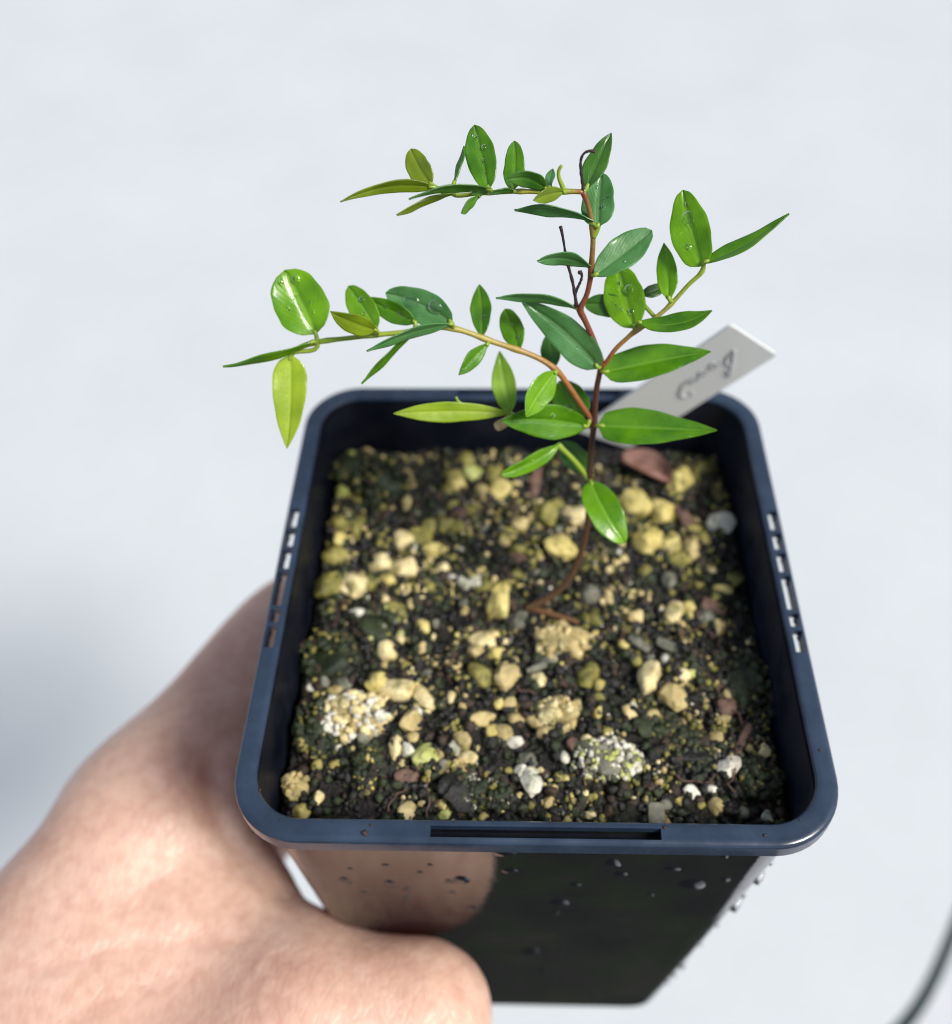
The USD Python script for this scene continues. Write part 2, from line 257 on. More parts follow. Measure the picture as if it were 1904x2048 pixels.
def rim_mesh():
    H = 35.0
    prof = [(33.15, -0.9), (32.95, -1.0), (32.55, -0.75), (32.4, -0.25), (32.6, 0.05), (33.0, 0.18), (33.4, 0.10), (34.2, 0.08), (34.65, 0.0), (34.92, -0.25), (35.0, -0.6), (35.0, -2.4), (34.8, -2.55), (34.4, -2.4), (34.4, -1.1)]
    rs = [ring(h, 8.3-(35-h)*0.9, z) for h, z in prof]
    m = loft(rs, closed=True); m.merge_vertices(); m.fix_normals()
    if m.volume < 0: m.invert()
    mm = m3.Manifold(m3.Mesh(np.asarray(m.vertices, np.float32), np.asarray(m.faces, np.uint32)))
    cuts = [-12.0, -8.2, -5.6, 0.4, 4.2, 7.6, 11.6]
    for side in range(4):
        if side in (1, 3): cuts = [-11.8, 14.2]
        else: cuts = [-12.0, -8.2, -5.6, 0.4, 4.2, 7.6, 11.6]
        for a, b in zip(cuts[:-1], cuts[1:]):
            L_, c = b-a-0.55, (a+b)/2
            bx = m3.Manifold.cube((1.32, L_, 6), True).translate((33.85, c, 0)) if side in (0, 2) else m3.Manifold.cube((L_+0.28, 1.25, 6), True).translate((c, 33.75*AY, 0))
            if side == 2: bx = bx.mirror((1, 0, 0))
            if side == 3: bx = bx.mirror((0, 1, 0))
            mm = mm - bx
    return mm
rm = rim_mesh()
obj('rim', rm, M_RIM, pot, smooth=35)
for sg in (-1, 1):  # added dark plates under front and back slots, standing in for shade inside
    b_ = trimesh.creation.box((26.6, 1.9, .25)); b_.apply_translation([1.2, sg*33.72*AY, -2.25]); obj('slot_shade_plate', b_, M_INNER, pot, smooth=False)
def front_face(x, y):                                 # the point of the pot's front wall behind a pixel
    lo, hi = -98.0, -1.0
    for _ in range(40):
        z = (lo+hi)/2; p = atz(x, y, z)
        if p[1] > -half(z)*AY+off(z)[1]: lo = z
        else: hi = z
    return p
def cap(center, normal, r, hgt, stretch=1.0, up=(0, 0, 1), k=3):
    m = trimesh.creation.icosphere(subdivisions=k); v = m.vertices.copy()
    n = np.asarray(normal, float); n /= np.linalg.norm(n); a = np.asarray(up, float)-n*(n@np.asarray(up)); a /= np.linalg.norm(a); b = np.cross(n, a)
    q = r*(v[:, :1]*b*(1+0.15*v[:, 1:2]) + v[:, 1:2]*a*stretch) + n*np.maximum(v[:, 2:], -0.25)*hgt
    return trimesh.Trimesh(np.asarray(center)+q, m.faces, process=False)
FN = np.array([0, -1.0, -0.06])
def bead(center, normal, rx, ry, hgt, seed):           # a flat bead of water clinging to the wall
    n = np.asarray(normal, float)/np.linalg.norm(normal); a = np.array([0, 0, 1.0])-n*n[2]; a /= np.linalg.norm(a); b = np.cross(n, a); V = [center+n*hgt]; F = []; K, Rn = 20, 7
    for i in range(1, Rn+1):
        for j in range(K):
            t = 2*math.pi*j/K; w = 1+.10*math.sin(2*t+seed)+.06*math.sin(3*t+seed*2.3); q = i/Rn
            V.append(center+w*q*(rx*math.cos(t)*b+ry*math.sin(t)*a)+n*hgt*(1-q*q)-n*.02*(i == Rn))
    for j in range(K): F.append([0, 1+j, 1+(j+1) % K])
    for i in range(Rn-1):
        for j in range(K): p_, q_ = 1+i*K+j, 1+i*K+(j+1) % K; F += [[p_, p_+K, q_+K], [p_, q_+K, q_]]
    return trimesh.Trimesh(np.array(V), F, process=False)
M_BEAD = plain('wet_bead', (0.006, 0.007, 0.010), 0.04, ior=1.4)
for x, y, w, h in [(690, 1763, 30, 24), (780, 1768, 30, 26), (813, 1779, 18, 14), (815, 1797, 26, 22), (728, 1785, 20, 8), (840, 1745, 18, 8), (897, 1763, 18, 14), (922, 1760, 40, 18), (943, 1815, 22, 10), (905, 1785, 14, 10), (962, 1865, 12, 12),
                     (1383, 1770, 54, 28), (1225, 1728, 34, 28), (1118, 1806, 44, 20), (1345, 1738, 34, 12), (1450, 1714, 14, 12), (1240, 1750, 26, 18), (1110, 1828, 18, 16), (1185, 1990, 16, 26), (1060, 1905, 40, 24), (1150, 1770, 24, 12), (1010, 1708, 50, 14), (1020, 1742, 30, 14), (1450, 1760, 22, 12), (1085, 1945, 20, 14), (1300, 1790, 18, 8), (860, 1730, 14, 8), (770, 1730, 20, 6), (700, 1738, 14, 8)]:
    p = front_face(x, y); s = depth(p)/FPX
    obj('water_drop', bead(p, FN, w*s*.52, min(h*2.2, w*1.5)*s*.6, min(w, h*2)*s*.15, x), M_BEAD, wall_o)
for x, y, r in [(1516, 1752, 17), (1478, 1806, 19), (1492, 1786, 10), (1363, 1926, 12), (1345, 1945, 9), (1440, 1846, 8), (1530, 1722, 8), (1330, 1960, 7), (1405, 1885, 7)]:
    p = None
    for z in np.linspace(-4, -96, 200):               # on the rounded corner of the wall
        c = np.array([half(z)+off(z)[0]-6.2, -half(z)*AY+off(z)[1]+6.2, z]); n = np.array([0.80, -0.6, -0.05]); q = c+6.2*n
        d = q-CAM; py = PY-FPX*(d@CU)/(d@CF)
        if py > y: p = q; break
    obj('water_drop', cap(p, n, r*depth(p)/FPX, r*depth(p)/FPX*0.8, 1.25, k=2), M_WATER, wall_o)

# ------------------------------------------------------------------ soil and what lies in it
def soil_z(x, y):
    x, y = np.asarray(x, float), np.asarray(y, float); p = np.stack([x/9.0, y/9.0, x*0+3.3], -1)
    h = -9.6 + 3.6*(meshkit.fbm(p, 3, 11)-0.5)
    q = np.stack([x/2.2, y/2.2, x*0+1.7], -1); h = h + 3.4*(meshkit.fbm(q, 4, 5)-0.5)
    e = np.maximum(np.abs(x)/32.0, np.abs(y)/(32.0*AY)); h = h - 1.1*np.exp(-((x-3)**2+(y-1)**2)/40.0); return h - 1.6*np.clip((e-0.86)/0.14, 0, 1)**2 + 0.9*np.clip((-y-14)/18, 0, 1)
def at_soil(x, y):
    z = -9.0
    for _ in range(4): p = atz(x, y, z); z = float(soil_z(p[0], p[1]))
    p = atz(x, y, z); p[0] = np.clip(p[0], -29.6, 29.2); p[1] = np.clip(p[1], -31.0, 30.6); p[2] = float(soil_z(p[0], p[1])); return p
soil = thing('potting_soil', 'dark crumbly potting soil strewn with pale yellow grit filling the pot', 'soil')
N = 230; g = np.linspace(-32.35, 32.35, N); X, Y = np.meshgrid(g, g*AY, indexing='ij')
Z = soil_z(X, Y) + 1.5*(meshkit.fbm(np.stack([X/0.75, Y/0.75, X*0], -1), 3, 9)-0.5)
idx = np.arange(N*N).reshape(N, N)
keep = np.ones((N-1, N-1), bool); xc, yc = np.abs((X[:-1, :-1]+X[1:, 1:])/2), np.abs((Y[:-1, :-1]+Y[1:, 1:])/2)
cx, cy = np.maximum(xc-26.6, 0), np.maximum(yc-26.6*AY-0.3, 0); keep = np.hypot(cx, cy) < 4.7
a, b, c, d = idx[:-1, :-1][keep], idx[1:, :-1][keep], idx[1:, 1:][keep], idx[:-1, 1:][keep]
sm = trimesh.Trimesh(np.c_[X.ravel(), Y.ravel(), Z.ravel()], np.vstack([np.c_[a, b, c], np.c_[a, c, d]]), process=False); sm.remove_unreferenced_vertices()
obj('soil_surface', sm, M_SOIL, soil)
ICO = {k: trimesh.creation.icosphere(subdivisions=k) for k in (0, 1, 2, 3)}
def pebble(center, rx, ry, rz, k=2, rough=0.35, seed=0):
    m = ICO[k]; v = m.vertices.copy(); r = 1+rough*2*(meshkit.fbm(v*1.1+seed*7.31, 2, seed)-0.5) + rough*0.5*(meshkit.noise(v*3.2+seed, seed+3)-0.5)
    # a few flattened facets make it a chip of stone and not an egg
    v = v*r[:, None]; rs = np.random.default_rng(seed)
    for _ in range(7):
        n = rs.normal(size=3); n /= np.linalg.norm(n); dd = v@n-rs.uniform(.62, .85); v = v-np.where(dd > 0, dd*0.8, 0)[:, None]*n
    v = v*[rx, ry, rz]; th = rs.uniform(-.5, .5, 3)
    return trimesh.Trimesh(v@trimesh.transformations.euler_matrix(*th)[:3, :3].T+np.asarray(center), m.faces, process=False)
D = 1904/1848.0
big = """786,1100,60,44,cream 690,1130,48,60,cream 735,1092,50,38,cream 752,1122,34,38,yellow 640,1130,52,56,olive 625,1090,40,40,olive 660,1072,36,30,olive 715,1128,30,36,olive
1085,1060,56,54,yellow 1112,998,66,34,cream 1062,990,50,58,olive 1085,978,40,36,olive 1232,972,56,66,yellow 1281,988,56,64,yellow 1318,925,52,68,yellow 1364,912,60,36,olive 1402,1014,50,44,white 1258,1042,50,52,yellow 1300,1056,44,50,yellow 1338,1062,44,50,tan 1365,1050,34,40,olive 1320,1088,46,36,olive 1350,1030,34,30,olive
1310,1182,38,54,cream 1336,1182,34,44,yellow 1234,1196,34,28,cream 1396,1216,30,32,tan 1440,1130,32,42,olive 1402,1143,34,26,yellow 1155,1195,30,34,olive 1135,1203,28,28,olive 1178,1150,26,46,tan 1148,1150,36,40,grey 1250,1110,30,30,olive 1295,1120,28,38,grey 1370,1195,30,28,grey
1259,1310,44,66,cream 1293,1277,28,28,white 1308,1350,56,56,tan 1142,1306,46,56,olive 1043,1315,26,38,cream 1095,1245,46,40,tan 1062,1262,44,46,tan 1088,1218,30,32,tan 1116,1262,36,40,tan 1078,1280,36,32,tan 1340,1305,22,22,lime 1165,1328,22,26,yellow
940,1243,56,36,cream 925,1262,34,32,tan 962,1265,26,34,yellow 968,1172,44,58,yellow 972,1140,34,42,yellow 938,1135,34,36,olive 935,1305,40,50,olive 985,1310,46,52,tan 966,1360,24,30,yellow 990,1365,26,34,tan
768,1332,74,46,cream 735,1325,44,44,yellow 824,1350,34,66,cream 756,1262,40,46,cream 776,1240,24,24,cream 862,1102,32,26,cream 880,1120,18,18,white 800,1395,44,48,tan 808,1380,30,28,white 830,1465,48,50,lime 855,1462,24,24,tan 770,1440,30,56,cream 790,1452,28,28,white 896,1435,34,40,tan 884,1448,28,34,white 895,1500,40,62,tan 908,1470,34,30,cream 955,1420,32,34,yellow 980,1418,34,44,tan 938,1395,44,30,tan
1030,1510,44,54,white 1014,1500,28,30,white 790,1575,40,44,cream 866,1560,44,30,yellow 862,1580,28,20,lime 586,1572,34,48,yellow 560,1545,28,28,tan 618,1545,22,34,cream 1415,1485,46,40,white 1390,1430,32,32,tan 1498,1465,24,30,cream 1395,1562,30,32,tan 1340,1536,30,30,white 1322,1552,24,18,yellow 1220,1382,26,30,cream 1268,1390,30,34,tan 1160,1382,16,26,yellow 1205,1398,20,20,tan 1228,1368,16,18,white 1065,1555,26,26,tan 1100,1512,24,24,yellow 1085,1508,24,30,olive
905,888,36,42,olive 915,920,40,40,lime 885,925,40,40,olive 870,950,36,40,olive 890,940,42,40,yellow 968,952,48,48,yellow 935,950,26,36,tan 955,915,32,44,olive 780,1045,40,40,cream 815,1040,46,40,olive 845,1065,48,30,yellow 860,1010,26,44,olive 885,1020,26,44,olive 835,1020,36,34,olive 920,990,26,48,olive 990,1035,28,28,olive 1010,1015,36,40,tan 940,1030,22,34,grey 790,975,24,36,tan 650,962,32,28,lime 690,852,30,26,lime 720,865,28,34,tan 775,865,32,26,grey 795,935,26,60,tan 700,905,30,24,tan 640,905,26,50,olive 660,1010,30,40,olive 695,1015,24,52,olive 662,1045,28,28,yellow
1010,1200,26,44,grey 1048,1290,60,26,grey 650,1340,34,30,tan 600,1295,20,46,yellow 600,1335,24,24,white 630,1320,22,26,grey 660,1325,44,26,grey 665,1240,40,22,yellow 690,1190,30,28,white 770,1180,34,46,olive 800,1170,24,30,tan 820,1215,28,30,yellow 720,1225,24,22,grey 870,1150,22,22,yellow 900,1130,30,22,white 925,1130,30,24,white 830,1140,24,20,olive 850,1210,24,20,grey 1025,1470,40,26,grey 1000,1440,30,26,white 1070,1385,50,44,cream 1045,1395,40,40,tan 1100,1405,34,36,cream 1060,1420,34,28,tan 1088,1365,34,30,tan 1440,1290,28,44,grey 1486,1278,34,26,grey 1497,1300,24,34,tan 1405,1395,28,20,tan 1500,1560,24,18,tan 1150,1580,30,20,cream 1380,1530,24,20,white""".split()
pts_used = []; count = 0; s_id = 1
for item in big:
    x, y, w, h, kind = item.split(','); x, y, w, h = float(x)*D, float(y)*D, float(w)*D, float(h)*D
    p = at_soil(x, y+h*0.12); s = depth(p)/FPX; rx = w*s/2*1.16; ry = h*s/2*1.12; rz = min(rx, ry)*0.85
    s_id += 1; count += 1
    o = obj('pebble', pebble(p+[0, 0, rz*0.12], rx, ry, rz, 3 if w > 45 else 2, 0.42, s_id), ST[kind], soil)
    if item.startswith('786,1100'): tag(o, 'large smooth oval cream pebble on the left of the soil')
    if item.startswith('830,1465'): tag(o, 'yellow-green angular pebble near the front rim')
    if item.startswith('1259,1310'): tag(o, 'large egg-shaped cream pebble standing on the right')
    pts_used.append((p[0], p[1], max(rx, ry)))
kinds = ['yellow']*4+['olive']*10+['tan']*6+['cream']*3+['grey']*4+['white']*2+['bark']*2
while count < 298:
    x, y = rng.uniform(-29, 29), rng.uniform(-31, 30); r = rng.uniform(0.42, 0.85)+0.5*rng.uniform()**4
    if meshkit.noise(np.array([x/7.0, y/7.0, 5.1]), 8) < rng.uniform(.2, .75): continue
    if any((x-a)**2+(y-b)**2 < (0.7*(r+c))**2 for a, b, c in pts_used): continue
    s_id += 1; count += 1; pts_used.append((x, y, r)); z = float(soil_z(x, y))
    obj('pebble', pebble((x, y, z+r*.2), r*rng.uniform(.8, 1.3), r*rng.uniform(.8, 1.2), r*.8, 1, 0.3, s_id), ST[kinds[rng.integers(len(kinds))]], soil)
# grains too small to pick apart: crusty clumps and loose grit
def grains(n, place, sizes, seed):
    rs = np.random.default_rng(seed); parts = []; base = ICO[1]; off_ = 0; V = []; F = []
    for i in range(n):
        c = place(rs); r = sizes(rs)
        v = base.vertices*(r*rs.uniform(.75, 1.25, 3))*(1+rs.uniform(-.27, .27, (len(base.vertices), 1)))+c; V.append(v); F.append(base.faces+off_); off_ += len(v)
    return trimesh.Trimesh(np.vstack(V), np.vstack(F), process=False)
def clump(x, y, w, h, core, spec, tall=0.6, seed=0):
    p = at_soil(x*D, y*D); s = depth(p)/FPX; rx, ry = w*D*s/2, h*D*s/2; rz = min(rx, ry)*tall
    cobj = obj('soil_clump', pebble(p+[0, 0, rz*0.1], rx, ry, rz, 3, 0.45, 100+seed), ST[core], soil)
    for kind, n, r0, r1 in spec:
        def place(rs):
            a = rs.normal(size=3); a[2] = abs(a[2])*0.9; a /= np.linalg.norm(a); k = rs.uniform(.88, 1.06); return p+[0, 0, rz*.1]+a*[rx, ry, rz]*k
        tag(obj('grit', grains(n, place, lambda rs: rs.uniform(r0, r1), seed*10+n), ST[kind], cobj), kind='stuff')
clump(690, 1395, 140, 90, 'tan', [('white', 80, .30, .75), ('cream', 60, .35, .85), ('tan', 40, .3, .7), ('grey', 40, .2, .5)], 0.75, 1)
clump(620, 1410, 90, 150, 'green', [('green', 60, .25, .7), ('olive', 22, .18, .45), ('bark', 20, .25, .6), ('grey', 60, .15, .45), ('olive', 34, .15, .4), ('tan', 16, .15, .3)], 0.6, 2)
clump(1180, 1478, 132, 84, 'grey', [('white', 90, .2, .45), ('lime', 70, .2, .4), ('grey', 60, .2, .4)], 0.7, 3)
clump(925, 1535, 140, 80, 'dark', [('green', 60, .25, .7), ('olive', 22, .18, .45), ('bark', 20, .25, .6), ('grey', 110, .14, .32), ('white', 50, .12, .26), ('olive', 20, .2, .35)], 0.5, 4)
clump(745, 950, 120, 100, 'green', [('green', 60, .25, .7), ('olive', 22, .18, .45), ('bark', 20, .25, .6), ('olive', 30, .2, .5), ('grey', 30, .15, .4)], 1.0, 5)
clump(700, 915, 110, 80, 'green', [('green', 60, .25, .7), ('olive', 22, .18, .45), ('bark', 20, .25, .6), ('olive', 20, .2, .5), ('grey', 20, .2, .5)], 0.5, 15)
clump(1455, 1340, 90, 160, 'green', [('green', 60, .25, .7), ('olive', 22, .18, .45), ('bark', 20, .25, .6), ('grey', 30, .12, .3), ('dark', 30, .2, .4)], 0.7, 6)
clump(1475, 1515, 80, 80, 'dark', [('green', 60, .25, .7), ('olive', 22, .18, .45), ('bark', 20, .25, .6), ('grey', 10, .1, .25)], 0.6, 7)
clump(745, 1220, 90, 110, 'green', [('green', 60, .25, .7), ('olive', 22, .18, .45), ('bark', 20, .25, .6), ('grey', 34, .15, .45), ('lime', 12, .3, .6), ('white', 12, .15, .3)], 0.4, 8)
clump(640, 1270, 110, 100, 'green', [('green', 60, .25, .7), ('olive', 22, .18, .45), ('bark', 20, .25, .6), ('olive', 30, .15, .35), ('grey', 20, .12, .3)], 0.35, 9)
clump(715, 1500, 60, 90, 'dark', [('green', 60, .25, .7), ('olive', 22, .18, .45), ('bark', 20, .25, .6), ('yellow', 24, .2, .45), ('olive', 16, .2, .4), ('white', 12, .15, .3)], 0.5, 10)
clump(1085, 1390, 90, 70, 'tan', [('cream', 40, .3, .6), ('tan', 34, .3, .6)], 0.6, 11)
clump(1090, 1250, 100, 70, 'tan', [('cream', 20, .3, .6), ('tan', 40, .3, .7)], 0.5, 12)
clump(1270, 1410, 100, 60, 'green', [('green', 60, .25, .7), ('olive', 22, .18, .45), ('bark', 20, .25, .6), ('grey', 40, .12, .3)], 0.4, 13)
clump(1340, 1460, 110, 70, 'dark', [('green', 60, .25, .7), ('olive', 22, .18, .45), ('bark', 20, .25, .6), ('grey', 34, .12, .3), ('olive', 20, .12, .3)], 0.35, 14)
clump(1210, 1010, 60, 60, 'olive', [('yellow', 16, .3, .6), ('olive', 16, .3, .6)], 0.5, 16)
clump(575, 1530, 60, 60, 'tan', [('white', 16, .2, .5), ('tan', 16, .25, .5)], 0.7, 17)
PALE = [True]
def loose(rs):
    while True:
        x, y = rs.uniform(-30.8, 30.6), rs.uniform(-32, 31.5)
        if PALE[0] and meshkit.noise(np.array([x/5.0, y/5.0, 2.2]), 21)*.65+meshkit.noise(np.array([x/2.0, y/2.0, 7.2]), 22)*.35 < rs.uniform(.42, .66): continue
        if True: return np.array([x, y, float(soil_z(x, y))+rs.uniform(.0, .35)])
for kind, n, r0, r1, sd in (('grey', 420, .12, .34, 31), ('olive', 1300, .13, .50, 32), ('tan', 650, .12, .50, 33), ('cream', 380, .12, .46, 39), ('white', 260, .1, .28, 34), ('dark', 2200, .2, .75, 35), ('green', 1200, .2, .8, 36), ('yellow', 90, .2, .45, 37), ('bark', 500, .25, .8, 38)):
    PALE[0] = kind not in ('dark', 'green', 'bark'); tag(obj('grit', grains(n, loose, lambda rs: rs.uniform(r0, r1), sd), ST[kind], soil), kind='stuff')
specks = [(730, 1666, .32), (742, 1650, .14), (560, 1640, .12), (520, 1580, .15), (1330, 1655, .2), (1530, 1670, .15), (1600, 1640, .12), (1640, 1500, .16), (507, 1440, .12), (560, 1120, .14), (1100, 1640, .15), (985, 1640, .16), (910, 1645, .12)]
sp_it = iter([atz(x, y, .22) for x, y, r in specks]); sr_it = iter([r for x, y, r in specks])
tag(obj('grit', grains(len(specks), lambda rs: next(sp_it), lambda rs: next(sr_it), 77), ST['bark'], soil), 'soil specks stuck on the pot rim', kind='stuff')
def fibres(n, seed):
    rs = np.random.default_rng(seed); out = []
    for i in range(n):
        x, y = rs.uniform(-28, 28), rs.uniform(-30, 29); a = rs.uniform(0, 6.28); L_ = rs.uniform(1.5, 6); P = []
        for t in np.linspace(-.5, .5, 7):
            a += rs.normal()*.25; px_, py_ = np.clip(x+math.cos(a)*L_*t, -30, 30), np.clip(y+math.sin(a)*L_*t, -31, 30); P.append((px_, py_, float(soil_z(px_, py_))+.45+rs.uniform(0, .5)))
        out.append(tube(np.array(P), rs.uniform(.06, .16), 5))
    return trimesh.util.concatenate(out)
tag(obj('fibre', fibres(70, 51), M_BARK, soil), kind='stuff')
def chip(x, y, w, h, ang, m, lift=0.4, tilt=0.2, thick=0.5):
    p = at_soil(x*D, y*D); s = depth(p)/FPX; a, b = w*D*s/2, h*D*s/2
    q = trimesh.creation.icosphere(subdivisions=2); v = np.clip(q.vertices, -.8, .8)*[a, b, thick]; v[:, 2] += 0.12*a*(v[:, 0]/a)**2 + 0.3*(meshkit.noise(v*0.9+x, 3)-0.5)
    R = trimesh.transformations.euler_matrix(tilt, tilt*.5, math.radians(ang))[:3, :3]
    return trimesh.Trimesh(v@R.T+p+[0, 0, lift], q.faces, process=False)
for args in ((1040, 935, 24, 90, -6, M_BARK, .6), (1330, 1010, 30, 80, 25, M_BARK, .3), (1385, 1180, 60, 40, -20, M_BARK, .2), (1240, 1255, 60, 22, -40, ST['grey'], .8), (1050, 1300, 80, 16, 28, ST['grey'], .9), (1440, 1440, 20, 90, -30, M_BARK, .5), (790, 1510, 60, 40, 20, M_BARK, .3), (1300, 1260, 70, 26, -25, ST['grey'], .6), (1272, 1588, 40, 60, 0, ST['grey'], .8), (1120, 1455, 30, 60, 40, M_BARK, .2), (900, 1010, 20, 60, 10, M_BARK, .3), (1410, 1375, 44, 40, 10, M_BARK, .4), (1010, 1090, 30, 50, 30, M_BARK, .3)):
    obj('bark_chip', chip(*args), args[5], soil)
root = spline([at_soil(1022*D, 1182*D)+[0, 0, .3], at_soil(1060*D, 1196*D)+[0, 0, .9], at_soil(1105*D, 1208*D)+[0, 0, .7], at_soil(1145*D, 1218*D)+[0, 0, .1]], 16)
obj('root', tube(root, np.linspace(.55, .3, 16), 8), plain('root_orange', (0.11, 0.048, 0.018), .6), soil)
# dry brown leaf lying by the label
p0, p1 = at_soil(1205*D, 905*D)+[0, 0, 1.2], at_soil(1300*D, 945*D)+[0, 0, 1.0]
def dry_leaf():
    V = []; n = 14
    for i in range(n):
        t = i/(n-1); c = p0+(p1-p0)*t+[0, 0, 0.9*math.sin(t*3.1)]; w = 2.3*math.sin(math.pi*min(1, .12+t*.86))**0.7
        for sx in np.linspace(-1, 1, 7): V.append(c+np.array([0.35, 0.9, 0])*sx*w+[0, 0, 1.7*sx*sx+1.5*sx*(t-.3)])
    V = np.array(V); F = []
    for i in range(n-1):
        for j in range(6): q = i*7+j; F += [[q, q+1, q+8], [q, q+8, q+7]]
    F = np.array(F); k = len(V); return trimesh.Trimesh(np.vstack([V, V-[0, 0, .3]]), np.vstack([F, F[:, ::-1]+k]), process=False)
tag(obj('dry_leaf', dry_leaf(), M_DRY), 'curled pinkish brown dry leaf lying on the soil at the foot of the label', 'dry leaf')

# ------------------------------------------------------------------ white plant label
lb = atz(1168, 905, -12.5); d0 = depth(lb)
t_mid_px = (1508, 681); best = None
for dm in np.linspace(d0-30, d0+5, 36):               # choose the depths that make the stick square-cornered
    for dw in np.linspace(-9, 9, 37):
        t1, t2 = atd(1462, 651, dm-dw/2), atd(1554, 711, dm+dw/2); ax = (t1+t2)/2-lb; wv = t2-t1
        cost = abs(ax@wv)/(np.linalg.norm(ax)*np.linalg.norm(wv)) + 0.05*abs(np.linalg.norm(wv)-9.5) + 0.02*abs(((t1+t2)/2)[1]-27.5)
        if best is None or cost < best[0]: best = (cost, t1, t2)
t1, t2 = best[1:]; ax = (t1+t2)/2-lb; Ln = np.linalg.norm(ax); ax /= Ln; wv = t2-t1; wv -= ax*(wv@ax); Wd = np.linalg.norm(wv); wv /= Wd; nv = np.cross(wv, ax)
if nv@(CAM-lb) < 0: nv = -nv
from shapely.geometry import Polygon as _P
prof = [(-Wd/2, 0), (Wd/2, 0), (Wd/2, Ln), (-Wd/2, Ln)]
prof = np.array(_P(prof).buffer(-.6).buffer(.6).exterior.coords)[:-1]
lab = trimesh.creation.extrude_polygon(_P(prof), 0.45, engine='earcut'); lv = lab.vertices
lab = trimesh.Trimesh(lb+lv[:, :1]*wv+lv[:, 1:2]*ax+(lv[:, 2:]-0.45)*nv, lab.faces, process=False); lab.fix_normals()
label = thing('plant_label', 'white plastic plant label with faded handwriting leaning out of the back of the pot', 'plant label')
obj('stick', lab, M_LABEL, label, smooth=False)
def stroke(px): # handwriting where the photograph shows it: each stroke lies on the label's face
    P = []
    for x, y in px:
        r = ray(x, y); q = CAM+r*((lb-CAM)@nv)/(r@nv); P.append(q+nv*0.04)
    P = spline(P, 26); return tube(P, 0.20, 6)
for s_ in ([(1468, 699), (1456, 712), (1452, 724), (1462, 730), (1466, 714), (1469, 702), (1464, 726), (1459, 752), (1454, 740)],
           [(1442, 722), (1434, 730), (1425, 737), (1420, 731), (1428, 726), (1424, 738)],
           [(1413, 739), (1408, 748), (1402, 753), (1399, 746), (1406, 743)], [(1398, 752), (1392, 761), (1386, 764), (1384, 757), (1391, 754)],
           [(1381, 758), (1369, 766), (1362, 780), (1365, 792), (1375, 793), (1383, 783)]):
    obj('handwriting', stroke(s_), M_INK, label)

# ------------------------------------------------------------------ the seedling
plant = thing('seedling', 'small bushy seedling with glossy green leaves and a thin brown stem growing from the pot', 'seedling')
def uvtube(pts, radii, k=8):
    m = tube(pts, radii, k); n = len(pts); u = np.r_[np.repeat(np.linspace(0, 1, n), k), 0, 1]; return m, np.c_[u, np.full(len(u), .5)]
def pl(px, dd=0):
    out = []
    for i, q in enumerate(px):
        x, y = q[0], q[1]; out.append(atd(x, y, dplant(x, y)+(q[2] if len(q) > 2 else dd)))
    return np.array(out)
WOOD = []
def branch(name, px, r0, r1, m, n=60, nodes=(), parent=None, label=None):
    P = spline(pl(px), n); R = np.linspace(r0, r1, n)
    for (nx, ny) in nodes:                             # swollen nodes where leaves sit
        k = np.argmin(np.linalg.norm(P-on_plant(nx, ny), axis=1))
        R = R*(1+0.28*np.exp(-((np.arange(n)-k)/1.4)**2))
    if name != 'leaf_stalk': WOOD.append(P)
    mesh_, uv = uvtube(P, R); o = obj(name, mesh_, m, parent or plant, uv=uv)
    if label: tag(o, label)
    return o
stem_px = [(1053, 1218), (1085, 1202), (1118, 1180), (1148, 1140), (1168, 1085), (1177, 1030), (1179, 960), (1183, 895), (1188, 845), (1196, 762), (1201, 722), (1196, 704), (1187, 680), (1174, 650), (1164, 630), (1160, 621), (1163, 611), (1170, 598), (1178, 572), (1182, 545), (1184, 515), (1186, 484), (1184, 450), (1177, 415), (1166, 384)]
stem = branch('stem', stem_px, 0.52, 0.27, M_STEM, 110, [(1188, 845), (1201, 722), (1162, 624), (1182, 540), (1184, 452), (1167, 384), (1179, 950)])
branch('branch', [(1186, 842), (1160, 806), (1136, 770), (1113, 741), (1072, 714), (1030, 698), (968, 677), (907, 657), (870, 655), (833, 661), (749, 670), (690, 677), (654, 681), (636, 684)], 0.36, 0.27, M_LBR, 70, [(1113, 741), (1030, 698), (968, 677), (903, 656), (835, 660), (749, 670), (654, 681)])
branch('branch', [(1166, 384), (1135, 383), (1098, 384), (1061, 383), (1025, 383), (985, 385), (945, 388), (912, 390), (900, 384)], 0.28, 0.22, M_TBR, 44, [(1128, 383), (1094, 384), (1040, 388), (980, 386), (912, 389)])
branch('branch', [(1203, 735), (1214, 722), (1233, 696), (1250, 680), (1267, 665), (1290, 650), (1318, 630), (1357, 592), (1385, 562), (1402, 546), (1407, 528)], 0.27, 0.24, M_LBR, 44, [(1267, 666), (1276, 655), (1340, 606), (1404, 541)])
branch('branch', [(1181, 960), (1168, 945), (1148, 921), (1130, 903), (1115, 889)], 0.36, 0.32, M_STALK, 20, [(1178, 955), (1118, 892)])
branch('branch', [(1188, 846, 1.5), (1140, 852, 3), (1080, 848, 3.5), (1030, 838, 3), (1018, 826, 2.5), (1010, 820, 2.4)], 0.5, 0.4, M_LBR, 30)
cutp = spline(pl([(1030, 832, 2.8), (1008, 846, 1.5), (995, 853, .5)]), 8)
obj('cut_stub', tube(cutp, np.r_[np.linspace(.5, .62, 7), .60], 10), M_CUT, plant)
